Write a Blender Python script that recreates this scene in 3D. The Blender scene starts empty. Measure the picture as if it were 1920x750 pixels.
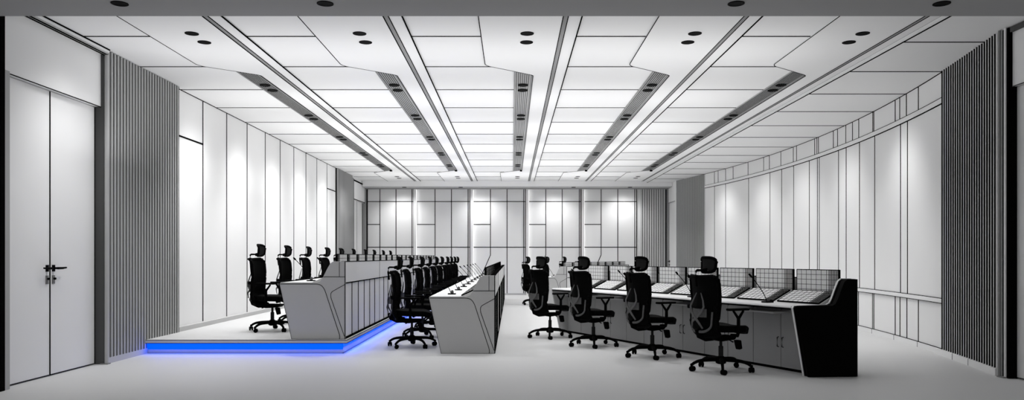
import bpy, math, random
from mathutils import Vector, Matrix
random.seed(4)
PI = math.pi
C = bpy.context.scene.collection
F = 1450.0; HZ = 481.5; E = 1.25          # focal length in px, horizon row, eye height

# ------------------------------------------------------------------ materials
def mat(name, col, rough=0.6, spec=0.2, emit=None, es=0.0, metal=0.0, noise=0.0, nscale=8.0):
    m = bpy.data.materials.new(name); m.use_nodes = True
    nt = m.node_tree; b = nt.nodes['Principled BSDF']
    if isinstance(col, (int, float)): col = (col, col, col)
    b.inputs['Base Color'].default_value = (*col, 1)
    b.inputs['Roughness'].default_value = rough
    b.inputs['Specular IOR Level'].default_value = spec
    b.inputs['Metallic'].default_value = metal
    if emit:
        b.inputs['Emission Color'].default_value = (*emit, 1)
        b.inputs['Emission Strength'].default_value = es
    if noise:
        tc = nt.nodes.new('ShaderNodeTexCoord'); n = nt.nodes.new('ShaderNodeTexNoise')
        r = nt.nodes.new('ShaderNodeMapRange'); mx = nt.nodes.new('ShaderNodeCombineColor')
        n.inputs['Scale'].default_value = nscale; n.inputs['Detail'].default_value = 4
        nt.links.new(tc.outputs['Object'], n.inputs['Vector'])
        nt.links.new(n.outputs['Fac'], r.inputs['Value'])
        g = sum(col) / 3
        r.inputs['To Min'].default_value = g * (1 - noise); r.inputs['To Max'].default_value = g * (1 + noise)
        for k in range(3): nt.links.new(r.outputs['Result'], mx.inputs[k])
        nt.links.new(mx.outputs['Color'], b.inputs['Base Color'])
    return m
M = dict(
    wall=mat('white_wall', .82, .7, .1, noise=.01, nscale=2),
    ceil=mat('white_ceiling', .82, .8, .05, noise=.01, nscale=2),
    floor=mat('pale_floor', .62, .55, .15, noise=.015, nscale=1.5),
    beam=mat('beam_painted_shade', .34, .8, .05, noise=.01, nscale=2),  # ceiling white darkened in the colour, standing in for an unlit beam
    line=mat('black_joint', .004, .9, .0),
    slat=mat('grey_slat', .44, .7, .1, noise=.02, nscale=3),
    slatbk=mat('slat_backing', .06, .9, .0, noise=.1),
    slatr=mat('pale_slat', .72, .7, .1, noise=.02, nscale=3),
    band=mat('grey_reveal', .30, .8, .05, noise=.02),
    jamb=mat('dark_jamb', .09, .8, .05, noise=.03),
    black=mat('black_plastic', .0015, .75, .04),
    blackp=mat('black_panel', .002, .8, .03),
    mesh=mat('dark_mesh', .022, .9, .02, noise=.25, nscale=90),
    ribbon=mat('grey_ribbon', .11, .8, .05, noise=.35, nscale=70),
    console=mat('console_grey', .50, .65, .12, noise=.01),
    conw=mat('console_white', .74, .6, .12, noise=.01),
    conin=mat('console_cabinet', .36, .7, .08, noise=.02),
    top=mat('worktop_white', .85, .5, .2, noise=.01),
    screen=mat('screen_grey', .88, .6, .1, noise=.01),
    led=mat('blue_led', (.0, .05, .9), .5, .1, emit=(.0, .055, 1.0), es=1.7),
    ledw=mat('white_led', .9, .5, .1, emit=(1, 1, 1), es=1.3),
    step=mat('step_face', .75, .7, .1, noise=.01),
    mid=mat('mid_grey', .22, .6, .2, noise=.02),
)

# ------------------------------------------------------------------ mesh builder
class MB:
    def __init__(s): s.v = []; s.f = []
    def add(s, vs, fs):
        n = len(s.v); s.v += [tuple(v) for v in vs]; s.f += [tuple(i + n for i in f) for f in fs]; return s
    def box(s, x0, x1, y0, y1, z0, z1, c=0.0):
        x0, x1 = min(x0, x1), max(x0, x1); y0, y1 = min(y0, y1), max(y0, y1); z0, z1 = min(z0, z1), max(z0, z1)
        vs = [(x, y, z) for z in (z0, z1) for y in (y0, y1) for x in (x0, x1)]
        return s.add(vs, [(0, 2, 3, 1), (4, 5, 7, 6), (0, 1, 5, 4), (2, 6, 7, 3), (0, 4, 6, 2), (1, 3, 7, 5)])
    def obox(s, o, u, v, w):                      # oriented box: corner o, edge vectors u v w
        o, u, v, w = map(Vector, (o, u, v, w))
        vs = [o + a * u + b * v + c * w for c in (0, 1) for b in (0, 1) for a in (0, 1)]
        return s.add(vs, [(0, 2, 3, 1), (4, 5, 7, 6), (0, 1, 5, 4), (2, 6, 7, 3), (0, 4, 6, 2), (1, 3, 7, 5)])
    def prism(s, pts, ax, a, b):                  # 2-D outline swept along axis ax from a to b
        def P(p, t):
            return {'x': (t, p[0], p[1]), 'y': (p[0], t, p[1]), 'z': (p[0], p[1], t)}[ax]
        n = len(pts); vs = [P(p, a) for p in pts] + [P(p, b) for p in pts]
        fs = [tuple(range(n))[::-1], tuple(range(n, 2 * n))]
        fs += [(i, (i + 1) % n, n + (i + 1) % n, n + i) for i in range(n)]
        return s.add(vs, fs)
    def strip(s, pts, w, ax, a, b, closed=False): # a thin ribbon of width w following a 2-D polyline
        P = [Vector(p) for p in pts]; n = len(P)
        L, R = [], []
        for i in range(n):
            pa = P[i - 1] if (i > 0 or closed) else None
            pb = P[(i + 1) % n] if (i < n - 1 or closed) else None
            d = Vector((0, 0))
            if pa is not None: d += (P[i] - pa).normalized()
            if pb is not None: d += (pb - P[i]).normalized()
            d.normalize(); nn = Vector((-d.y, d.x)) * w / 2
            L.append(P[i] + nn); R.append(P[i] - nn)
        for i in range(n if closed else n - 1):
            j = (i + 1) % n
            s.prism([L[i], R[i], R[j], L[j]], ax, a, b)
        return s
    def tube(s, pts, r, n=10, closed=False, flat=1.0, up=(0, 0, 1)):
        P = [Vector(p) for p in pts]; m = len(P)
        rr = r if isinstance(r, (list, tuple)) else [r] * m
        vs = []; pu = Vector(up)
        for i in range(m):
            if closed: d = P[(i + 1) % m] - P[i - 1]
            else: d = P[min(i + 1, m - 1)] - P[max(i - 1, 0)]
            d.normalize()
            a = d.cross(pu)
            if a.length < .05: a = d.cross(Vector((0, 1, 0)) if abs(d.y) < .9 else Vector((1, 0, 0)))
            a.normalize(); b = a.cross(d).normalized()
            for k in range(n):
                t = 2 * PI * k / n
                vs.append(P[i] + a * math.cos(t) * rr[i] + b * math.sin(t) * rr[i] * flat)
        fs = []
        for i in range(m if closed else m - 1):
            j = (i + 1) % m
            for k in range(n):
                l = (k + 1) % n; fs.append((i * n + k, i * n + l, j * n + l, j * n + k))
        if not closed: fs += [tuple(range(n))[::-1], tuple(range((m - 1) * n, m * n))]
        return s.add(vs, fs)
    def lathe(s, prof, c=(0, 0, 0), ax='z', n=24):
        vs = []; m = len(prof)
        for (r, h) in prof:
            for k in range(n):
                t = 2 * PI * k / n; a, b = r * math.cos(t), r * math.sin(t)
                p = {'z': (a, b, h), 'x': (h, a, b), 'y': (a, h, b)}[ax]
                vs.append((c[0] + p[0], c[1] + p[1], c[2] + p[2]))
        fs = [(i * n + k, i * n + (k + 1) % n, (i + 1) * n + (k + 1) % n, (i + 1) * n + k) for i in range(m - 1) for k in range(n)]
        fs += [tuple(range(n))[::-1], tuple(range((m - 1) * n, m * n))]
        return s.add(vs, fs)
    def sheet(s, fn, nu, nv, th):                 # curved sheet fn(u,v)->point, given thickness
        g = [[Vector(fn(i / nu, j / nv)) for j in range(nv + 1)] for i in range(nu + 1)]
        vs, vb = [], []
        for i in range(nu + 1):
            for j in range(nv + 1):
                du = g[min(i + 1, nu)][j] - g[max(i - 1, 0)][j]; dv = g[i][min(j + 1, nv)] - g[i][max(j - 1, 0)]
                nn = du.cross(dv); nn = nn.normalized() if nn.length > 1e-9 else Vector((1, 0, 0))
                vs.append(g[i][j] + nn * th / 2); vb.append(g[i][j] - nn * th / 2)
        N = len(vs); q = lambda i, j: i * (nv + 1) + j
        fs = []
        for i in range(nu):
            for j in range(nv):
                fs.append((q(i, j), q(i + 1, j), q(i + 1, j + 1), q(i, j + 1)))
                fs.append((N + q(i, j), N + q(i, j + 1), N + q(i + 1, j + 1), N + q(i + 1, j)))
        for i in range(nu):
            fs.append((q(i, 0), N + q(i, 0), N + q(i + 1, 0), q(i + 1, 0)))
            fs.append((q(i, nv), q(i + 1, nv), N + q(i + 1, nv), N + q(i, nv)))
        for j in range(nv):
            fs.append((q(0, j), q(0, j + 1), N + q(0, j + 1), N + q(0, j)))
            fs.append((q(nu, j), N + q(nu, j), N + q(nu, j + 1), q(nu, j + 1)))
        return s.add(vs + vb, fs)
    def build(s, name, m, parent=None, loc=None, bevel=0, sm=True):
        me = bpy.data.meshes.new(name); me.from_pydata(s.v, [], s.f); me.materials.append(m)
        import bmesh
        bm = bmesh.new(); bm.from_mesh(me); bmesh.ops.recalc_face_normals(bm, faces=bm.faces); bm.to_mesh(me); bm.free()
        if sm:
            me.polygons.foreach_set('use_smooth', [True] * len(me.polygons)); me.set_sharp_from_angle(angle=math.radians(35))
        o = bpy.data.objects.new(name, me); C.objects.link(o)
        if loc: o.location = loc
        if parent: o.parent = parent
        if bevel:
            b = o.modifiers.new('bevel', 'BEVEL'); b.width = bevel; b.segments = 2; b.limit_method = 'ANGLE'
        return o
def thing(name, label, cat, loc=(0, 0, 0), rz=0, group=None):
    o = bpy.data.objects.new(name, None); C.objects.link(o); o.empty_display_size = .1
    o.location = loc; o.rotation_euler = (0, 0, rz); o['label'] = label; o['category'] = cat
    if group: o['group'] = group
    return o
def tag(o, label, cat, group=None):
    o['label'] = label; o['category'] = cat
    if group: o['group'] = group
    return o
def struct(o, label=None, cat=None):
    o['kind'] = 'structure'
    if label: o['label'] = label
    if cat: o['category'] = cat
    return o
KIDS = {}
def copy_tree(o, parent=None):                    # a thing with copies of its parts and sub-parts
    if o.name not in KIDS: KIDS[o.name] = list(o.children)
    c = o.copy(); C.objects.link(c); c.parent = parent
    for ch in KIDS[o.name]: copy_tree(ch, c)
    return c
def fillet(pts, rad, closed=True, k=5):           # round the corners of a 2-D outline; rad per vertex
    out = []; n = len(pts)
    for i in range(n):
        r = rad[i] if isinstance(rad, (list, tuple)) else rad
        p = Vector(pts[i])
        if r <= 0 or (not closed and i in (0, n - 1)): out.append(tuple(p)); continue
        a = Vector(pts[i - 1]) - p; b = Vector(pts[(i + 1) % n]) - p
        ra = min(r, a.length * .45); rb = min(r, b.length * .45)
        A = p + a.normalized() * ra; B = p + b.normalized() * rb
        for j in range(k + 1):
            t = j / k; out.append(tuple((1 - t) ** 2 * A + 2 * t * (1 - t) * p + t * t * B))
    return out
ORD = ['first', 'second', 'third', 'fourth', 'fifth', 'sixth', 'seventh', 'eighth', 'ninth', 'tenth']

# ------------------------------------------------------------------ room constants
XL = -4.80; XD = -4.85; YB = 25.4; YC1 = 24.6
ZC = 3.67; ZB = 3.475; ZR = 3.607; XR0 = 4.30
def xr(Y): return 5.48 + .56 * (1 - ((Y - 15.95) / 6.1) ** 2)       # the bowed right wall
def y_on_right(px):
    lo, hi = 8.0, 23.95
    for _ in range(50):
        m = (lo + hi) / 2
        if 960 + F * xr(m) / m > px: lo = m
        else: hi = m
    return (lo + hi) / 2
Y0 = 5.2
# ---- floor
struct(MB().box(-5.2, 6.6, 3.2, 25.8, -.1, 0).build('floor', M['floor'], sm=False), 'pale smooth floor of the control room', 'floor')
# ---- back wall
struct(MB().box(-5.2, 6.6, YB, YB + .2, 0, 3.9).build('wall_back', M['wall'], sm=False), 'white back wall behind the wall panels', 'wall')
# bays: (left edge, seams..., right edge) in pixels on the back wall
K = YB / F
bx = lambda p: (p - 960) * K
ZT, Z1, Z2, Z3 = 3.475, 3.06, 2.31, 1.565
bays = [(688.8, 712.8, 742.9, 772.8, 775.8), (782, 816, 846.7, 877.9, 881.5), (888, 919.7, 950.7, 982, 985.5),
        (991.7, 1023.2, 1053.9, 1085.9, 1089), (1095.5, 1126.7, 1157.9, 1189.6, 1193)]
for i, b in enumerate(bays):
    X = [bx(p) for p in b]
    t = thing('trim_%d' % (i + 1), 'white back wall panel bay with dark joints, %s from the left' % ORD[i], 'wall panel', (X[0], YB, 0))
    t['kind'] = 'structure'
    x0 = X[0]
    m = MB().box(0, X[4] - x0, -.05, 0, .055, ZT); m.build('panel', M['wall'], t, sm=False)
    j = MB(); w = .024; a, c = -.056, -.05
    def vl(x, z0, z1): j.box(x - w / 2, x + w / 2, a, c, z0, z1)
    def hl(z, p, q): j.box(p, q, a, c, z - w / 2, z + w / 2)
    W = X[4] - x0
    hl(Z1, 0, W); hl(Z3, 0, W); hl(Z2, 0, X[1] - x0)
    if i in (1, 2, 3, 4):
        s = X[1] - x0; j.strip([(s, ZT), (s, 1.31), (s - .28, .67), (s - .28, .055)], w, 'y', a, c)
    else: vl(X[1] - x0, .055, ZT)
    vl(X[2] - x0, .055, ZT); vl(X[3] - x0, .055, ZT); vl(W, .055, ZT)
    if i == 0: vl(w / 2, .055, ZT)
    j.build('joint', M['line'], t, sm=False)
    if i > 0:
        MB().box(-.10, -.012, -.15, 0, 0, ZT).build('pilaster', M['wall'], t, sm=False)
        MB().box(-.011, -.005, -.13, -.07, .1, ZT - .03).build('light_strip', M['ledw'], t, sm=False)
        MB().box(-.104, -.10, -.152, -.145, 0, ZT).build('pilaster_edge', M['line'], t, sm=False)
struct(MB().box(XL, 4.3, YB - .07, YB, 0, .055).build('baseboard_back', M['console'], sm=False))
# back beam
bb = MB().box(-4.76, 5.09, YC1, YB, ZB, 3.9).build('trim_6', M['ceil'], sm=False); struct(bb, 'white dropped beam across the top of the back wall', 'beam')
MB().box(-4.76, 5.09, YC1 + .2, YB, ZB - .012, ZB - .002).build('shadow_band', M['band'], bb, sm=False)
l = MB().box(-4.76, 5.09, YC1 - .006, YC1, ZB, ZB + .012); l.build('edge_line', M['mid'], bb, sm=False)

# ---- slats
def slat_run(name, P0, P1, z0, z1, fn=None, m='slat', pitch=.075, fill=.052, depth=.022, side=1, label=None, back=.06, bead=.004):
    """vertical slats along P0->P1 (or the curve fn over Y), standing towards `side`"""
    sb = MB(); bk = MB(); ln = MB()
    if fn:
        ys = P0; ye = P1; pts = []
        y = ys
        while y < ye:
            d = (fn(y + .01) - fn(y)) / .01; L = math.sqrt(1 + d * d); pts.append((Vector((fn(y), y)), Vector((d, 1)) / L)); y += pitch / L
        end = Vector((fn(ye), ye))
    else:
        a, b = Vector(P0), Vector(P1); n = int((b - a).length / pitch); u = (b - a).normalized()
        pts = [(a + u * pitch * k, u) for k in range(n)]; end = b
    for p, u in pts:
        nn = Vector((-u.y, u.x)) * side
        sb.obox((p.x, p.y, z0), (*(u * fill), 0), (*(nn * depth), 0), (0, 0, z1 - z0))
        q_ = p + nn * depth + u * (fill - .016)
        if bead: ln.obox((q_.x, q_.y, z0), (*(u * .006), 0), (*(nn * bead), 0), (0, 0, z1 - z0))
    A = pts[0][0]
    allp = [p for p, u in pts[::6]] + [end]
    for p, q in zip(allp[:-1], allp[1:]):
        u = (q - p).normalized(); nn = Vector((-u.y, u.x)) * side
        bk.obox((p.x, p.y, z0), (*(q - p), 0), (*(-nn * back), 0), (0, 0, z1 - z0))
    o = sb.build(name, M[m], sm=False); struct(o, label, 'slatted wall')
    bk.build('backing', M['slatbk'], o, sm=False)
    if bead: ln.build('slat_shadow_line', M['line'], o, sm=False)
    return o
slat_run('trim_7', (-4.742, 9.04), (-4.742, 11.0), .07, ZC - .01, side=-1, label='grey vertical slats on the left wall beside the near double door')
slat_run('trim_8', (-4.76, 21.05), (-4.76, 23.05), .25, ZC - .01, side=-1, label='grey vertical slats on the left wall near the far corner')
slat_run('trim_9', 8.12, 9.80, .08, ZR - .005, fn=xr, m='slatr', side=1, bead=.014, label='pale vertical slats on the right wall beside the near right door')
slat_run('trim_10', 22.0, 23.9, .08, ZR - .005, fn=xr, m='slat', side=1, label='grey vertical slats at the far end of the bowed right wall')
slat_run('trim_11', (4.22, YB - .03), (5.08, YB - .03), .055, ZT, m='slatr', side=-1, back=.02, bead=.004, label='pale vertical slats on the back wall right of the last panel bay')
slat_run('trim_12', (-4.86, YB - .03), (-4.76, YB - .03), .055, ZT, pitch=.03, fill=.02, bead=0, side=-1, back=.02, label='narrow grey slats in the far left corner')

# ---- left wall
w = MB(); w.box(-5.0, XL, 9.0, 23.2, 0, 3.9); w.box(-5.0, XD - .02, Y0, 9.0, 0, 3.9); w.box(-5.0, XD - .02, 23.2, YB, 0, 3.9)
w.box(-5.0, -4.78, Y0, 8.99, 2.995, 3.9); w.box(-5.0, XL + .02, 23.2, YB, 3.0, 3.9)
wl = w.build('wall_left', M['wall'], sm=False); struct(wl, 'white panelled left wall of the room', 'wall')
j = MB()
seams = [11.02, 12.0, 13.0, 14.0, 15.03, 16.0, 17.0, 18.0, 19.0, 20.05, 21.02]
for y in seams: j.box(XL, XL + .008, y - .008, y + .008, .25, ZC - .01)
j.box(XL, XL + .01, 11.0, 23.2, ZC - .008, ZC)
j.box(XL, XL + .012, 11.02, 12.0, 2.985, 3.005); j.box(XL, XL + .012, 20.05, 21.02, 3.015, 3.035)
j.build('joint', M['line'], wl, sm=False)
b = MB(); b.box(XL, -4.735, 11.0, 23.1, .18, .245); b.box(-4.765, -4.735, 10.08, 11.0, .18, .245)
b.build('baseboard_left', M['console'], sm=False); struct(bpy.data.objects['baseboard_left'])
b = MB(); b.box(-4.765, -4.72, 9.04, 10.06, 0, .07); struct(b.build('baseboard_left_near', M['console'], sm=False))
# jamb and post right of near door
jb = MB().box(XD, -4.745, 8.99, 9.025, 0, 3.62).build('trim_13', M['jamb'], sm=False); struct(jb, 'dark door jamb right of the near double door', 'jamb')
MB().tube([(-4.725, 9.01, 0), (-4.725, 9.01, 3.6)], .022, 12).build('bead', M['slat'], jb)
MB().box(-4.78, -4.69, 8.97, 9.04, 0, .012).build('foot', M['mid'], jb, sm=False)
jl = MB().box(XD, -4.74, 7.22, 7.30, 0, 3.0).build('trim_14', M['slat'], sm=False); struct(jl, 'grey door jamb at the left edge of the near double door', 'jamb')
MB().box(-4.755, -4.733, 7.16, 7.22, 0, 3.62).build('dark_edge', M['line'], jl, sm=False)
# moulding over transom
mo = MB().box(-4.78, -4.72, Y0, 9.03, 3.605, 3.66); mo = mo.build('trim_15', M['console'], sm=False); struct(mo, 'stepped ceiling moulding over the near left door', 'moulding')
q = MB(); q.box(-4.722, -4.712, Y0, 9.03, 3.600, 3.610); q.box(-4.70, -4.69, Y0, 9.03, 3.655, 3.668); q.box(-4.745, -4.735, Y0, 9.03, 3.592, 3.60); q.build('edge_line', M['line'], mo, sm=False)
MB().box(-4.72, -4.70, Y0, 9.03, 3.63, 3.668).build('upper_step', M['wall'], mo, sm=False)
t_ = MB().box(-4.779, -4.776, Y0, 8.99, 2.985, 2.995).build('trim_16', M['line'], sm=False); struct(t_)

# ---- doors
def lever(parent, y, x, z, d, s=1):
    """lever handle with a round rose and a key plate; d=+1 lever points to +Y, s = side into room"""
    h = MB()
    h.box(x, x + s * .012, y - .02, y + .02, z - .035, z + .035)
    h.tube([(x, y, z), (x + s * .055, y, z)], .011, 10)
    h.tube([(x + s * .055, y - d * .008, z), (x + s * .06, y + d * .07, z), (x + s * .058, y + d * .145, z + .004)], [.013, .012, .008], 10)
    h.build('handle', M['black'], parent)
    k = MB().box(x, x + s * .01, y - .02, y + .02, z - .165, z - .075)
    k = k.build('lock_plate', M['mid'], parent, sm=False)
    MB().lathe([(.012, 0), (.012, s * .02)], (x + s * .01, y, z - .11), 'x', 12).build('keyhole', M['black'], parent)
def door(n, label, x, ys, ztop, s, hz, handles):
    t = thing('door_%d' % n, label, 'door', (x, ys[0], 0)); t['kind'] = 'structure'
    for i in range(len(ys) - 1):
        y0 = ys[i] - ys[0] + .004; y1 = ys[i + 1] - ys[0] - .004
        lf = MB().box(-s * .04, 0, y0, y1, .008, ztop).build('leaf', M['wall'], t, sm=False)
        ln = MB()
        ln.box(0, s * .006, y1 - .002, y1 + .012, .008, ztop) if i < len(ys) - 2 else ln.box(0, s * .006, y1 - .006, y1, .008, ztop)
        ln.box(0, s * .004, y0, y1, .008, .016)
        ln.build('gap', M['line'], t, sm=False)
        for (yy, d) in handles.get(i, []): lever(lf, yy - ys[0], 0, hz, d, s)
    return t
door(1, 'white double door in the near left wall with two lever handles', XD + .001, (7.32, 8.11, 8.985), 2.985, 1, 1.13, {0: [(8.06, -1)], 1: [(8.17, 1)]})
door(2, 'white door at the right edge of the room beyond the black jamb', 5.18, (6.1, 7.03, 7.96), 2.99, -1, 1.13, {0: [(6.98, -1)], 1: [(7.08, 1)]})
door(3, 'white double door in the far left corner of the room', XD + .001, (23.3, 24.15, 25.0), 2.99, 1, 1.13, {0: [(24.1, -1)], 1: [(24.2, 1)]})
door(4, 'white door in the far right corner beside the grey slats', 5.12, (24.0, 25.2), 2.99, -1, 1.10, {0: [(25.1, -1)]})
f = MB(); f.box(XD, -4.76, 23.1, 23.25, 0, 3.62); f.box(XD, -4.76, 25.1, 25.2, 0, 3.62)
struct(f.build('trim_17', M['band'], sm=False), 'grey frame around the far left door', 'door frame')
q = MB(); q.box(XL + .02, XL + .03, 23.25, 25.1, 2.99, 3.01); q.box(XL + .02, XL + .05, 23.25, 25.1, 3.55, 3.58); q.box(-4.76, -4.752, 23.25, 23.27, 0, 3.6); struct(q.build('trim_18', M['line'], sm=False))

# ---- right wall
ys = [7.96 + .25 * i for i in range(int((24.0 - 7.96) / .25) + 1)] + [24.0]
inner = [(xr(y), y) for y in ys]; outer = [(6.6, ys[-1]), (6.6, ys[0])]
wr = MB().prism(inner + outer, 'z', 0, 3.9)
wr.box(5.19, 6.6, Y0, 7.96, 0, 3.9); wr.box(5.13, 5.4, Y0, 7.925, 2.996, 3.9); wr.box(5.13, 6.6, 24.0, YB, 0, 3.9); wr.box(5.10, 5.4, 24.0, YB, 3.0, 3.9)
wr = wr.build('wall_right', M['wall'], sm=False); struct(wr, 'white bowed right wall with tall panels', 'wall')
j = MB()
def vseam(px, z0, z1, w=.010, d=.008):
    y = y_on_right(px); x = xr(y); j.box(x - d, x + .02, y - w / 2, y + w / 2, z0, z1)
for p in (1321.5, 1340, 1360.7, 1404, 1444, 1466, 1488.4, 1517.8, 1533, 1536.4, 1572.5, 1587, 1612, 1640.5, 1689, 1702, 1770.5): vseam(p, .72, 3.2)
for p in (1770.5, 1722.5, 1700, 1687.5, 1679, 1639, 1637, 1610.5, 1598.8, 1586.2, 1570.8, 1562.9, 1534.9, 1532, 1527.9, 1493.8, 1487.7, 1464.4, 1442.9, 1432.2, 1402.8, 1374.8, 1360.7, 1346.7, 1339.7, 1321.5): vseam(p, 3.28, ZR)
for p in (1770.5, 1722.5, 1701, 1688, 1679, 1639, 1636.5, 1610, 1572, 1534, 1488, 1444): vseam(p, .08, .66)
yy = [9.80 + 12.2 * i / 40 for i in range(41)]
def curve_line(z, h, d, m=j):
    for a, b in zip(yy[:-1], yy[1:]): m.prism([(xr(a) - d, a), (xr(b) - d, b), (xr(b) + .02, b), (xr(a) + .02, a)], 'z', z, z + h)
curve_line(ZR - .008, .008, .010); curve_line(3.196, .012, .012); curve_line(3.275, .008, .012); curve_line(.716, .008, .012); curve_line(.655, .008, .026); curve_line(.076, .006, .014)
j.build('joint', M['line'], wr, sm=False)
def rail(name, z0, z1, d, label):
    m = MB()
    curve_line(z0, z1 - z0, d, m); o = m.build(name, M['wall'], sm=False); struct(o, label, 'rail'); return o
rail('trim_19', .663, .716, .022, 'white chair rail low along the bowed right wall')
rail('trim_20', 3.208, 3.275, .010, 'white picture rail high along the bowed right wall')
m = MB()
yb_ = [8.12 + (23.9 - 8.12) * i / 50 for i in range(51)]
for a, b in zip(yb_[:-1], yb_[1:]):
    d = .045 if a < 9.75 or a > 21.95 else .012
    m.prism([(xr(a) - d, a), (xr(b) - d, b), (xr(b) + .02, b), (xr(a) + .02, a)], 'z', 0, .076)
br = m.build('baseboard_right', M['wall'], sm=False); struct(br, 'white baseboard along the bowed right wall', 'baseboard')
jj = MB()
for p in (1822.5, 1792.5, 1771.5, 1721.5, 1677.5, 1636): 
    y = y_on_right(p); jj.box(xr(y) - (.048 if y < 9.75 else .015), xr(y), y - .003, y + .003, 0, .076)
jj.build('joint', M['line'], br, sm=False)
jr = MB().box(5.09, 5.185, 7.93, 8.03, 0, 3.60).build('trim_21', M['blackp'], sm=False); struct(jr, 'black jamb beside the near right door', 'jamb')
MB().tube([(5.072, 8.04, 0), (5.072, 8.04, 3.6)], .016, 12).build('bead', M['mid'], jr)
MB().box(5.05, 5.20, 7.955, 8.06, 0, .012).build('foot', M['mid'], jr, sm=False)
q = MB(); q.box(5.126, 5.13, Y0, 7.925, 2.99, 3.0); q.box(5.10, 5.13, Y0, 7.92, 3.55, 3.60); struct(q.build('trim_22', M['jamb'], sm=False))
q = MB(); q.box(5.095, 5.13, 23.93, 24.0, 0, 3.6); q.box(5.09, 5.10, 24.0, 25.3, 2.985, 3.005); q.box(5.06, 5.10, 25.2, 25.26, 0, 3.47); struct(q.build('trim_23', M['band'], sm=False), 'grey frame around the far right door', 'door frame')

# ---- ceiling
c = MB().box(-5.2, XR0, Y0, YC1, ZC, 3.9)
c = c.build('ceiling', M['ceil'], sm=False); struct(c, 'white tiled ceiling', 'ceiling')
cr = MB().box(XR0, 6.6, Y0, YB - .2, ZR, 3.9).build('ceiling_right', M['ceil'], sm=False); struct(cr, 'lower white ceiling strip along the bowed right wall', 'ceiling')
fb = MB().box(-5.2, 6.6, Y0, 7.15, ZB, ZC + .1).build('trim_24', M['beam'], sm=False); struct(fb, 'dropped beam across the near end of the ceiling, shade painted in grey', 'beam')
BC = [-3.445, -1.64, .163, 1.968, 3.773]
TY = [8.48 + 1.352 * k for k in range(12)]
j = MB()
for y in TY: j.box(XL, XR0, y - .006, y + .006, ZC - .007, ZC)
j.build('joint', M['line'], c, sm=False)
j = MB()
for y in TY: 
    if y < 24: j.box(XR0, xr(y) if 8 < y < 24 else 5.1, y - .006, y + .006, ZR - .007, ZR)
j.build('joint', M['line'], cr, sm=False)
q = MB(); q.box(XR0 - .012, XR0, 7.15, YC1, ZR - .006, ZR + .002); q.box(XR0 - .004, XR0, 7.15, YC1, ZC - .01, ZC - .002); struct(q.build('trim_25', M['line'], sm=False))
names = ['leftmost', 'second from left', 'middle', 'second from right', 'rightmost']
tn = 26
for i, cx in enumerate(BC):
    L, S0, S1, R = cx - .50, cx - .138, cx + .117, cx + .35
    out = [(L, 7.15), (L, 9.72), (S0, 10.02), (S1, 10.24), (S1, 21.46), (S0, 21.75), (L, 22.1), (L, YC1), (R, YC1), (R, 7.15)]
    out = fillet(out, [0, .10, 0, .05, .04, 0, .06, 0, 0, 0])
    t = thing('trim_%d' % tn, 'white flat ceiling panel with widened ends, ' + names[i], 'ceiling panel', (0, 0, 0)); tn += 1
    t['kind'] = 'structure'
    MB().prism(out, 'z', ZC - .016, ZC).build('panel', M['ceil'], t, sm=False)
    e = MB().strip(out[:-2] + [], .009, 'z', ZC - .019, ZC - .0155); e.build('edge_line', M['line'], t, sm=False)
    g = MB(); g.box(R, R + .052, 7.15, YC1, ZC - .012, ZC); g.build('reveal', M['band'], t, sm=False)
    g = MB(); g.box(R + .052, R + .19, 7.15, YC1, ZC - .010, ZC); g.build('strip', M['ceil'], t, sm=False)
    g = MB(); g.box(R - .004, R + .004, 7.15, YC1, ZC - .02, ZC - .012); g.box(R + .048, R + .056, 7.15, YC1, ZC - .016, ZC - .008); g.box(R + .183, R + .195, 7.15, YC1, ZC - .018, ZC - .006)
    g.build('groove', M['line'], t, sm=False)
    # slatted slot
    sl = thing('trim_%d' % tn, 'slatted dark slot in the ceiling, ' + names[i], 'ceiling slot'); tn += 1; sl['kind'] = 'structure'
    MB().prism([(S0, 10.02), (S1, 10.24), (S1, 21.46), (S0, 21.74)], 'z', ZC - .010, ZC).build('backing', M['console'], sl, sm=False)
    g = MB(); g.box(S0, S0 + .016, 10.02, 21.74, ZC - .018, ZC - .01)
    g.box(S1 - .032, S1 - .003, 10.26, 21.46, ZC - .018, ZC - .01); g.build('side_rail', M['band'], sl, sm=False)
    g = MB()
    for k in range(7):
        x = S0 + .030 + k * .0275
        g.box(x, x + .010, 10.06 + .02 * k, 21.62 - .02 * k, ZC - .017, ZC - .01)
    g.box(S1 - .004, S1, 10.24, 21.46, ZC - .03, ZC - .01)
    g.build('slats', M['jamb'], sl, sm=False)
    MB().box(S1 - .06, S1, 21.40, 21.50, ZC - .05, ZC - .01).build('end_stop', M['black'], sl, sm=False)

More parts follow.
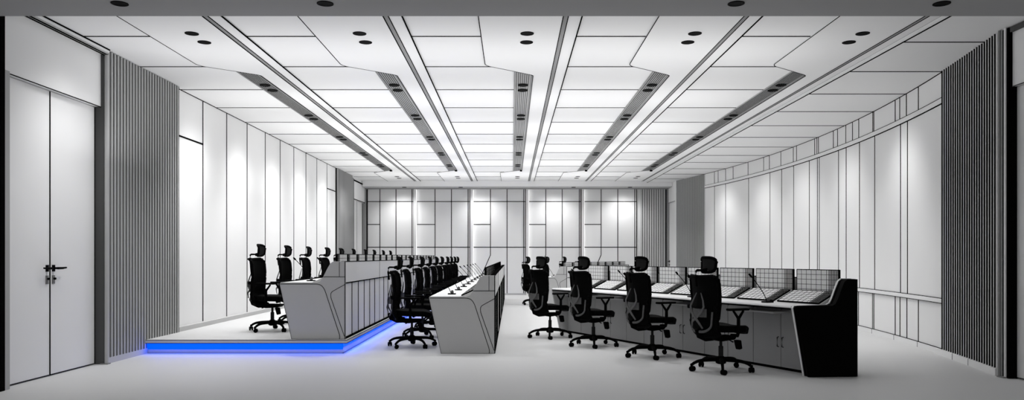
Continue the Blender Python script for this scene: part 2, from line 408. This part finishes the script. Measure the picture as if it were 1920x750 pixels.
# ---- downlights
def dl_mesh():
    return MB().lathe([(.0726, 0), (.0726, -.006), (.066, -.008), (.055, -.004), (.04, -.003), (.001, -.003)], n=28)
DL = dl_mesh().build('downlight', M['black']); DL_used = [False]
def dlight(x, y, z, label, group):
    if not DL_used[0]: o = DL; DL_used[0] = True
    else: o = DL.copy(); C.objects.link(o)
    o.location = (x, y, z); tag(o, label, 'ceiling light', group); return o
side_beam = ['far left', 'left of centre', None, 'right of centre', 'far right']
col = ['leftmost', 'second from left', 'middle', 'second from right', 'rightmost']
for i, cx in enumerate(BC):
    if side_beam[i]:
        dlight(cx, 6.79, ZB, 'round black downlight in the near beam, %s' % side_beam[i], 'downlights in the near beam')
        dlight(cx, YC1 + .13, ZB, 'small black downlight under the back wall beam, %s' % side_beam[i], 'downlights in the back beam')
    for y, nm in ((8.32, 'nearer'), (8.66, 'farther')):
        dlight(cx, y, ZC - .016, '%s black downlight of the near pair on the %s ceiling panel' % (nm, col[i]), 'downlights on the ceiling panels')
    for y, nm in ((23.15, 'nearer'), (23.6, 'farther')):
        dlight(cx, y, ZC - .016, '%s black downlight of far pair on %s ceiling panel' % (nm, col[i]), 'downlights on the ceiling panels')
    for k, yy_ in enumerate((10.82, 13.14, 15.5, 17.88, 20.2)):
        for d, nm in ((0, 'nearer'), (.34, 'farther')):
            dlight(cx - .01, yy_ + d, ZC - .019, '%s black spot of the %s pair in the %s slatted slot' % (nm, ORD[k], col[i]), 'spots in the ceiling slots')

# ------------------------------------------------------------------ platform
pl = thing('platform', 'low raised platform with glowing blue edge under the left console row', 'platform', (0, 0, 0))
MB().box(-4.73, -2.20, 10.03, 23.6, 0, .13).build('base', M['step'], pl, sm=False)
MB().box(-4.735, -2.13, 9.96, 23.6, .135, .18).build('deck', M['floor'], pl, sm=False)
q = MB(); q.box(-4.735, -2.13, 9.955, 9.96, .133, .139); q.box(-2.13, -2.125, 9.96, 23.6, .133, .139); q.box(-4.735, -2.13, 9.955, 9.96, .174, .181); q.box(-2.13, -2.125, 9.96, 23.6, .174, .181)
q.build('edge_line', M['line'], pl, sm=False)
q = MB(); q.box(-4.73, -2.19, 10.015, 10.03, .05, .13); q.box(-2.20, -2.185, 10.015, 23.6, .075, .13); q.build('light_strip', M['led'], pl, sm=False)
q = MB(); q.box(-4.73, -2.18, 10.01, 10.03, 0, .006); q.box(-2.20, -2.18, 10.01, 23.6, 0, .006); q.build('foot_line', M['mid'], pl, sm=False)

# ------------------------------------------------------------------ chair
def make_chair():
    t = thing('office_chair', 'x', 'chair')
    base = MB(); base.lathe([(.035, .075), (.055, .085), (.062, .12), (.05, .145), (.032, .16)], n=20)
    cast = []
    for k in range(5):
        a = 2 * PI * k / 5 + .35; c_, s_ = math.cos(a), math.sin(a)
        pts = []; rr = []
        for q in range(9):
            u = q / 8; r = .04 + .30 * u; z = .125 - .008 * u - .055 * u ** 5
            pts.append((r * c_, r * s_, z)); rr.append(.024 - .009 * u)
        base.tube(pts, rr, 10)
        base.tube([(.335 * c_, .335 * s_, .085), (.335 * c_, .335 * s_, .05)], .010, 8)
        cast.append((a, .335 * c_, .335 * s_))
    bo = base.build('star_base', M['black'], t)
    for a, x, y in cast:
        m = MB(); b2 = a + 2.2
        for sd in (-1, 1):
            off = Vector((-math.sin(b2), math.cos(b2), 0)) * .016 * sd
            ctr = Vector((x + .014 * math.cos(b2), y + .014 * math.sin(b2), .029)) + off
            ax = Vector((-math.sin(b2), math.cos(b2), 0))
            m.tube([ctr - ax * .011, ctr - ax * .008, ctr + ax * .008, ctr + ax * .011], [.022, .029, .029, .022], 16)
        m.tube([(x + .0 * math.cos(b2), y, .055), (x + .014 * math.cos(b2), y + .014 * math.sin(b2), .03)], .012, 8)
        m.build('castor', M['black'], bo)
    MB().lathe([(.026, .15), (.026, .27), (.016, .272), (.016, .37)], n=16).build('gas_column', M['mesh'], t)
    m = MB(); m.prism(fillet([(-.13, .345), (-.06, .33), (.12, .345), (.15, .385), (-.16, .39)], .015), 'y', -.09, .09)
    m.build('tilt_mechanism', M['black'], t, bevel=.006)
    MB().prism(fillet([(.09, .345), (.15, .345), (.165, .25), (.12, .24)], .012), 'y', -.16, -.10).build('tension_box', M['black'], t, bevel=.005)
    MB().tube([(-.02, -.08, .36), (-.03, -.2, .352), (-.05, -.27, .345)], [.006, .007, .011], 8, flat=.6).build('lever', M['black'], t)
    # seat: rounded cushion with a waterfall front
    def seat(u, v):
        x = -.24 + .51 * u; w = .245 * (1 - .10 * (2 * u - 1) ** 2) * min(1, (.6 + 1.6 * min(u, 1 - u)) if min(u, 1 - u) < .25 else 1)
        y = (2 * v - 1) * w
        z = .46 + .012 * (2 * v - 1) ** 2 - .035 * max(0, (u - .75) / .25) ** 2 + .012 * (1 - u)
        return (x, y, z)
    so = MB().sheet(seat, 16, 14, .075); so = so.build('seat', M['black'], t, bevel=.022)
    # backrest surface
    def bxz(z):
        z0 = [(.39, -.225), (.45, -.262), (.54, -.285), (.65, -.275), (.80, -.262), (.95, -.275), (1.04, -.295)]
        if z <= z0[0][0]: return z0[0][1]
        for (a, xa), (b_, xb) in zip(z0[:-1], z0[1:]):
            if z <= b_:
                f_ = (z - a) / (b_ - a); f_ = f_ * f_ * (3 - 2 * f_) * .5 + f_ * .5; return xa + (xb - xa) * f_
        return z0[-1][1]
    def wz(z): return .222 + .022 * math.sin(max(0, min(1, (z - .40) / .66)) * PI * .62)
    def back(u, v):
        z = .395 + .635 * v; y = (2 * u - 1); z -= .018 * y * y * (v > .8) * (v - .8) * 5 * -1
        return (bxz(z) + .065 * y * y, y * (wz(z) - .01), z)
    MB().sheet(back, 14, 22, .012).build('back_mesh', M['black'], t)
    fr = []
    for q in range(15): z = .425 + .575 * q / 14; fr.append((z, -1))
    loop = []
    for z, s_ in fr: loop.append((bxz(z) + .065, -wz(z), z))
    for q in range(1, 10):
        y = -1 + 2 * q / 10; z = 1.028 + .012 * abs(y) ; loop.append((bxz(1.05) + .065 * y * y, y * wz(1.05) * .96, z))
    for z, s_ in fr[::-1]: loop.append((bxz(z) + .065, wz(z), z))
    for q in range(1, 10):
        y = 1 - 2 * q / 10; loop.append((bxz(.40) + .06 * y * y, y * wz(.42) * .96, .395 + .012 * y * y))
    MB().tube(loop, .019, 10, closed=True, flat=1.3).build('backrest_frame', M['black'], t)
    # shoulder knobs
    for s_ in (-1, 1):
        MB().tube([(bxz(1.05) + .05, s_ * .222, 1.02), (bxz(1.05) + .03, s_ * .24, 1.045)], .015, 8).build('shoulder_knob', M['black'], t)
        MB().tube([(bxz(.70) + .05, s_ * .235, .70), (bxz(.70) + .01, s_ * .245, .70)], .022, 8).build('side_knob', M['black'], t)
    # spine ribbons and lower cradle behind the back
    m = MB()
    for s_ in (-1, 1):
        e_ = .002 * (s_ + 1)
        m.tube([(bxz(z_) - d_ - e_, s_ * y_, z_) for y_, z_, d_ in ((.035, .86, .022), (.085, .78, .034), (.115, .71, .04), (.085, .65, .046), (.02, .60, .05), (-.055, .55, .05), (-.10, .48, .04))],
               [.007, .012, .016, .018, .018, .016, .012], 8, flat=.55, up=(1, 0, 0))
    m.build('spine', M['ribbon'], t)
    m = MB(); lp = []
    for q in range(17):
        a = PI + PI * q / 16; lp.append((bxz(.5) - .026 + .05 * abs(math.cos(a)) ** 2, .17 * (abs(math.cos(a)) ** .6) * (1 if math.cos(a) > 0 else -1), .53 + .09 * math.sin(a) * 1.0))
    lp = [(bxz(.66) + .03, -.178, .66)] + lp + [(bxz(.66) + .03, .178, .66)]
    m.tube(lp, .014, 8, flat=.6, up=(1, 0, 0)); m.build('cradle', M['ribbon'], t)
    m = MB(); m.sheet(lambda u, v: (bxz(.64) - .05 + .05 * (2 * u - 1) ** 2, (2 * u - 1) * .12, .60 + .09 * v), 10, 4, .014); m.build('lumbar_pad', M['ribbon'], t)
    MB().tube([(-.10, 0, .375), (-.2, 0, .37), (-.285, 0, .40), (-.315, 0, .47)], [.03, .03, .026, .02], 10, flat=1.4).build('back_support', M['black'], t)
    # head rest
    MB().tube([(bxz(1.0) - .03, 0, .93), (bxz(1.05) - .035, 0, 1.04), (bxz(1.05) - .03, 0, 1.095), (-.31, 0, 1.105), (-.23, 0, 1.105)], [.012, .013, .013, .013, .011], 10).build('headrest_post', M['black'], t)
    hx = -.195
    hl = []
    for q in range(28):
        a = 2 * PI * q / 28; cy, sz = math.cos(a), math.sin(a)
        y = .130 * math.copysign(abs(cy) ** .55, cy); z = 1.162 + .080 * math.copysign(abs(sz) ** .6, sz)
        if z < 1.165: y *= .92
        hl.append((hx + .045 * (y / .13) ** 2 - 1.2 * (z - 1.162) ** 2, y, z))
    hf = MB().tube(hl, .017, 10, closed=True).build('headrest', M['black'], t)
    MB().sheet(lambda u, v: (hx + .045 * (2 * u - 1) ** 2 - 1.2 * (.13 * (v - .5)) ** 2, (2 * u - 1) * .122, 1.10 + .13 * v), 12, 8, .008).build('headrest_mesh', M['mesh'], hf)
    MB().prism([(-.245, 1.08), (-.20, 1.08), (-.20, 1.13), (-.245, 1.12)], 'y', -.03, .03).build('headrest_bracket', M['black'], hf, bevel=.006)
    # arm rests
    for s_ in (-1, 1):
        a = MB()
        a.tube([(-.0, s_ * .18, .405), (.01, s_ * .27, .41), (.01, s_ * .285, .45), (.012, s_ * .285, .60)], [.018, .02, .02, .018], 10)
        a.tube([(.012, s_ * .285, .59), (-.055, s_ * .285, .675)], [.016, .012], 8); a.tube([(.012, s_ * .285, .59), (.075, s_ * .285, .675)], [.016, .012], 8)
        ao = a.build('armrest', M['black'], t)
        p = MB().prism(fillet([(-.13, s_ * .245), (.13, s_ * .245), (.15, s_ * .285), (.13, s_ * .325), (-.13, s_ * .325)], .025), 'z', .678, .702)
        p.build('arm_pad', M['black'], ao, bevel=.008)
    return t
chair0 = make_chair(); used = [False]
def chair(x, y, z, rz, label, group, brot=0):
    if not used[0]: o = chair0; used[0] = True
    else: o = copy_tree(chair0)
    o.location = (x, y, z); o.rotation_euler = (0, 0, rz); o['label'] = label; o['group'] = group
    for ch in o.children:
        if ch.name.startswith('star_base'): ch.rotation_euler = (0, 0, brot)
    return o

# ------------------------------------------------------------------ consoles
PROF = [(-.855, .717), (-.695, 0), (0, 0), (0, 1.01), (-.155, 1.01), (-.195, .985), (-.235, .915), (-.265, .855), (-.29, .805), (-.325, .755), (-.37, .737), (-.84, .737)]
UL = 2.6
def end_panel(parent, y0, y1, m, face, seams=True, cladding=False):
    o = MB().prism(PROF, 'y', y0, y1).build('end_panel', m, parent, bevel=.004, sm=False)
    if seams:
        a, b = (face - .003, face + .001)
        w = .007; q = MB()
        q.strip(fillet([(-.845, .717), (-.325, .717), (-.27, .655), (-.07, .045), (-.075, .0)], [0, .07, .05, .04, 0], closed=False), w, 'y', a, b)
        q.strip(fillet([(-.006, .71), (-.185, .61), (-.19, .55), (-.012, .04)], [0, .03, .03, 0], closed=False), w, 'y', a, b)
        q.strip([(-.285, .81), (0, .81)], w, 'y', a, b); q.strip([(-.077, 1.005), (-.077, .81)], w * .8, 'y', a, b)
        q.strip([(p[0], p[1]) for p in PROF[:3]], w * .8, 'y', a, b)
        q.box(-.008, .003, a, b, 0, 1.01)
        q.build('panel_joint', M['line'], o, sm=False)
    return o
def console_unit(label, loc, rz, first, last, style, group):
    t = thing('console_desk', label, 'desk', loc, rz, group)
    ya = .035 if first else .004; yb = UL - (.035 if last else .004)
    light = style != 'dark'
    cab = MB().box(-.55, -.035, ya, yb, .0, .70).build('cabinet', M['conin'], t, sm=False)
    wt = MB().prism(fillet([(-.845, .705), (-.40, .705), (-.40, .735), (-.845, .735), (-.855, .72)], 0), 'y', ya, yb).build('worktop', M['top'], t, sm=False)
    MB().box(-.857, -.845, ya, yb, .698, .712).build('worktop_edge', M['line'], wt, sm=False)
    MB().prism([(-.44, .70), (-.44, .737), (-.425, .745), (-.17, .858), (-.15, .858), (-.15, .768), (-.06, .768), (-.06, .70)], 'y', ya, yb).build('riser', M['conw'], t, sm=False)
    up = MB().box(-.06, 0, ya if not first else 0.035, yb, .735, 1.01).build('fascia', M['conw'], t, sm=False)
    q = MB(); q.box(-.062, .003, ya, yb, 1.004, 1.013); q.box(0, .004, ya, yb, .722, .736); q.box(0, .004, yb - .004, UL, .0, 1.01)
    q.build('fascia_joint', M['line'], up, sm=False)
    lo = MB().box(-.035, -.006, ya, yb, .03, .722).build('back_panel', M['conw'], t, sm=False)
    q = MB()
    for k in range(1, 6): q.box(-.006, .002, k * UL / 6 - .006, k * UL / 6 + .006, .03, .722)
    q.box(-.006, .003, ya, yb, .0, .03); q.build('back_joint', M['line'], lo, sm=False)
    # cabinet doors on the seat side
    if style in ('dark', 'far'):
        w = (yb - ya) / 6
        for k in range(6):
            d = MB().box(-.562, -.551, ya + k * w + .004, ya + (k + 1) * w - .004, .03, .665).build('door', M['conin'], t, sm=False)
            yh = ya + (k + 1) * w - .035 if k % 2 == 0 else ya + k * w + .035
            MB().tube([(-.562, yh, .25), (-.582, yh, .255), (-.582, yh, .355), (-.562, yh, .36)], .0055, 8).build('handle', M['black'], d)
        q = MB()
        for k in range(7): q.box(-.556, -.5505, ya + k * w - .004, ya + k * w + .004, .02, .68)
        q.box(-.556, -.5505, ya, yb, .0, .03); q.build('door_gap', M['line'], t, sm=False)
        for k in range(2):
            y = .65 + 1.3 * k
            MB().box(-.80, -.556, y - .32, y + .32, .635, .652).build('keyboard_tray', M['console'], t, bevel=.003, sm=False)
    if first:
        if style == 'dark':
            e = end_panel(t, -.03, .0, M['blackp'], -.03, seams=False)
            MB().strip([(p[0] * 1.0, p[1]) for p in PROF[3:12] + PROF[:2]], .010, 'y', -.0, .022).build('edge_trim', M['top'], e, sm=False)
            MB().prism([(p[0], p[1]) for p in PROF], 'y', 0.0, .03).build('inner_cheek', M['conin'], t, sm=False)
            # outer cladding: a wedge whose face swings out towards the back
            P_ = PROF; n = len(P_)
            def outer(p):
                s_ = (p[0] + .855) / .855; return (-.857 + .607 * s_, -.031 - .26 * s_ - .02 * math.sin(PI * s_), p[1] + .006)
            mm = MB(); mm.add([(p[0], -.031, p[1]) for p in P_] + [outer(p) for p in P_],
                              [tuple(range(n)), tuple(range(n, 2 * n))[::-1]] + [(i, (i + 1) % n, n + (i + 1) % n, n + i) for i in range(n)])
            mm.build('cladding', M['blackp'], e)
        else: end_panel(t, 0, .03, M['console'], 0)
    if last: end_panel(t, UL - .03, UL, M['console'], UL, seams=False)
    return t
def R2(rz, x, y): return (x * math.cos(rz) - y * math.sin(rz), x * math.sin(rz) + y * math.cos(rz))
rowname = {'A': 'on the blue-lit platform', 'B': 'in the middle row on the floor', 'C': 'in the near right row', 'D': 'in the far right row'}
rows = {'A': ((-2.165, 10.04, .18), 0, 5, 'light'), 'B': ((-.22, 9.99, 0), 0, 5, 'light'),
        'C': ((3.69, 8.41, 0), math.radians(26), 2, 'dark'), 'D': ((1.36, 19.2, 0), math.radians(-25.6), 2, 'far')}
pos = {5: ['nearest', 'second', 'third', 'fourth', 'farthest'], 2: ['nearer', 'farther']}
for r, (o, rz, n, st) in rows.items():
    for k in range(n):
        d = R2(rz, 0, UL * k)
        col_ = 'white console desk with black end panel' if (r == 'C' and k == 0) else ('white console desk with shaped end panel' if k in (0, n - 1) else 'white console desk')
        console_unit('%s, %s section %s' % (col_, pos[n][k], rowname[r]), (o[0] + d[0], o[1] + d[1], o[2]), rz, k == 0, k == n - 1, st, 'console desks ' + rowname[r])

# ------------------------------------------------------------------ screens and microphones
def grid(mb, w, h, x0, x1, vis=.004):
    fr = [0, .12, .24, .36, .48, .60, .725, .785, .82, .85, .88, .91, .94, .97, 1]
    for f_ in fr:
        t_ = vis if f_ < .75 else vis * 2
        y = w / 2 - f_ * w; mb.box(x0, x1, y - t_ / 2, y + t_ / 2, 0, h)
    for k in range(7):
        z = h * k / 6; mb.box(x0, x1, -w / 2, w / 2, z - vis / 2, z + vis / 2)
def make_monitor():
    t = thing('monitor', 'x', 'monitor')
    w, h = .59, .335
    MB().box(-.012, .012, -w / 2, w / 2, 0, h).build('screen', M['screen'], t, sm=False)
    g = MB(); grid(g, w, h, -.0135, .0135); g.build('grid_lines', M['line'], t, sm=False)
    q = MB()
    for a, b, c_, d in ((-w / 2, -w / 2 + .006, 0, h), (w / 2 - .006, w / 2, 0, h), (-w / 2, w / 2, h - .006, h), (-w / 2, w / 2, 0, .02)): q.box(-.0145, .0145, a, b, c_, d)
    q.build('frame', M['black'], t, sm=False)
    MB().box(.012, .035, -.05, .05, -.0, .12).build('bracket', M['black'], t, sm=False)
    return t
def make_touch():
    t = thing('touch_screen', 'x', 'screen')
    w, h = .575, .27
    MB().box(0, .012, -w / 2, w / 2, 0, h).build('panel', M['top'], t, sm=False)
    g = MB(); grid(g, w, h, -.0006, .0, .007)
    g.box(-.0006, 0, -w / 2, -w / 2 + .004, 0, h); g.build('grid_lines', M['line'], t, sm=False)
    q = MB()
    for a, b, c_, d in ((-w / 2 - .012, -w / 2, -.008, h + .006), (w / 2, w / 2 + .012, -.008, h + .006), (-w / 2, w / 2, h, h + .008), (-w / 2, w / 2, -.010, 0)): q.box(-.0012, .014, a, b, c_, d)
    q.build('frame', M['black'], t, sm=False)
    return t
def make_mic():
    t = thing('microphone', 'x', 'microphone')
    MB().prism(fillet([(-.06, -.05), (.05, -.05), (.05, .05), (-.06, .05)], .02), 'z', 0, .014).build('base', M['black'], t, bevel=.004)
    MB().lathe([(.018, .012), (.021, .025), (.018, .045), (.010, .055), (.004, .058)], (.0, 0, 0), n=18).build('speaker_dome', M['ribbon'], t)
    p = []
    for k in range(13):
        u = k / 12; p.append((-.02 - .20 * u ** 1.25, .0 + .02 * u, .02 + .27 * u ** .9))
    MB().tube(p, .0048, 8).build('gooseneck', M['black'], t)
    e = Vector(p[-1]); d = (e - Vector(p[-2])).normalized()
    MB().tube([e, e + d * .008, e + d * .04, e + d * .05], [.006, .011, .011, .006], 10).build('microphone_head', M['black'], t)
    return t
mon0, tch0, mic0 = make_monitor(), make_touch(), make_mic()
first = {}
def place(src, key, loc, rot, label, group):
    o = src if key not in first else copy_tree(src)
    first[key] = 1
    o.location = loc; o.rotation_euler = rot; o['label'] = label; o['group'] = group
TILT = math.atan2(.258, .117)            # lean of the touch screens away from vertical
where = {'A': 'row on the blue-lit platform', 'B': 'middle row', 'C': 'near right row', 'D': 'far right row'}
for r, (o, rz, n, st) in rows.items():
    ns = n * 2
    for s in range(ns):
        for h in (0, 1):
            y = .345 + .65 * (2 * s + h)
            side = ('nearer', 'farther')[h]
            d = R2(rz, -.125, y)
            place(mon0, 'mon', (o[0] + d[0], o[1] + d[1], o[2] + .772), (0, 0, rz),
                  'upright monitor, %s of two at %s seat, %s' % (side, ORD[s], where[r]), 'upright monitors of the ' + where[r])
            if r in 'BC':
                d = R2(rz, -.432, y)
                place(tch0, 'tch', (o[0] + d[0], o[1] + d[1], o[2] + .757), (0, TILT, rz),
                      'tilted touch screen, %s of two at %s seat, %s' % (side, ORD[s], where[r]), 'tilted touch screens of the ' + where[r])
        d = R2(rz, -.60, .62 + 1.3 * s)
        place(mic0, 'mic', (o[0] + d[0], o[1] + d[1], o[2] + .7355), (0, 0, rz),
              'black gooseneck microphone, %s seat from camera, %s' % (ORD[s], where[r]), 'gooseneck microphones of the ' + where[r])

# ------------------------------------------------------------------ chairs in place
for k in range(10):
    chair(-3.46 + random.uniform(-.02, .02), 11.2 + 1.32 * k, .18, random.uniform(-.06, .06),
          'black office chair with headrest, %s from the camera on the platform' % ORD[k], 'office chairs on the platform', random.uniform(0, 1.2) if k else 0.15)
for k in range(10):
    chair(-1.38 + random.uniform(-.02, .02), 10.76 + 1.29 * k, 0, random.uniform(-.05, .08),
          'black office chair with headrest, %s from the camera in the middle row' % ORD[k], 'office chairs in the middle row', random.uniform(0, 1.2) if k else .0)
Cs = [(2.293, 8.49, 22, .0), (1.754, 9.67, 24, .1), (1.14, 10.83, 27, .05), (.589, 11.98, 30, 0)]
for k, (x, y, a, b) in enumerate(Cs):
    chair(x, y, 0, math.radians(a), 'black mesh-back office chair seen from behind, %s in the near right row' % ORD[k], 'office chairs in the near right row', b)
for k in range(4):
    chair(.58 + .56 * k, 20.25 + 1.17 * k, 0, math.radians(-18), 'small distant black office chair, %s from the camera in the far right row' % ORD[k], 'office chairs in the far right row', .3 * k)

# ------------------------------------------------------------------ light
def area(name, loc, rot, sx, sy, e):
    l = bpy.data.lights.new(name, 'AREA'); l.shape = 'RECTANGLE'; l.size = sx; l.size_y = sy; l.energy = e
    o = bpy.data.objects.new(name, l); C.objects.link(o); o.location = loc; o.rotation_euler = rot; return o
def spot(name, loc, tgt, e, ang=70, blend=.6, r=.05):
    l = bpy.data.lights.new(name, 'SPOT'); l.energy = e; l.spot_size = math.radians(ang); l.spot_blend = blend; l.shadow_soft_size = r
    o = bpy.data.objects.new(name, l); C.objects.link(o); o.location = loc
    o.rotation_euler = (Vector(tgt) - Vector(loc)).to_track_quat('-Z', 'Y').to_euler(); return o
for k in range(6):
    area('added_uplight', (-.5, 9.1 + 2.704 * k, 2.35), (PI, 0, 0), 7.8, .9, 38)  # added upward lamps with no fixture, brightening the ceiling in bands
blue = area('led_strip_lamp', (-2.155, 16.8, .128), (0, math.radians(-25), 0), .03, 13.4, 24); blue.data.color = (.03, .12, 1)
blue = area('led_strip_lamp', (-3.43, 9.985, .128), (math.radians(-25), 0, 0), 2.55, .03, 3.0); blue.data.color = (.03, .12, 1)
for cx in BC:
    for y in (8.4, 11, 13.3, 15.7, 18.1, 20.4, 23.3):
        spot('downlight_lamp', (cx, y, ZC - .06), (cx, y, 0), 26 if y < 9 else 84, 105, .9, .12)
for y in (8.2, 11.5, 13.5, 15.5, 17.5, 19.5, 21.5):
    spot('wall_wash_lamp', (-3.9, y, 3.55), (XL, y + .1, 1.2), 110 if y < 9 else 165, 110, 1.0, .5)
for y in (11.2, 13.6, 15.8, 18.0, 20.4):
    spot('wall_wash_lamp', (4.75, y, 3.52), (xr(y), y + .2, 1.3), 95, 105, 1.0, .4)
for x in (-3.57, -1.0, 1.38, 3.62):
    spot('wall_wash_lamp', (x, 24.5, 3.40), (x, YB, 1.6), 62, 115, 1.0, .1)
w = bpy.data.worlds.new('world'); bpy.context.scene.world = w; w.use_nodes = True
w.node_tree.nodes['Background'].inputs[0].default_value = (1, 1, 1, 1); w.node_tree.nodes['Background'].inputs[1].default_value = .28

# ------------------------------------------------------------------ camera
cam = bpy.data.cameras.new('camera'); co = bpy.data.objects.new('camera', cam); C.objects.link(co)
cam.sensor_width = 36; cam.sensor_fit = 'HORIZONTAL'; cam.lens = F / 1920 * 36; cam.shift_y = (HZ - 375) / 1920
co.location = (0, 0, E); co.rotation_euler = (PI / 2, 0, 0); cam.clip_end = 100
sc = bpy.context.scene; sc.camera = co
vs = sc.view_settings; vs.view_transform = 'Standard'; vs.look = 'None'; vs.exposure = .22; vs.gamma = 1; vs.use_curve_mapping = False
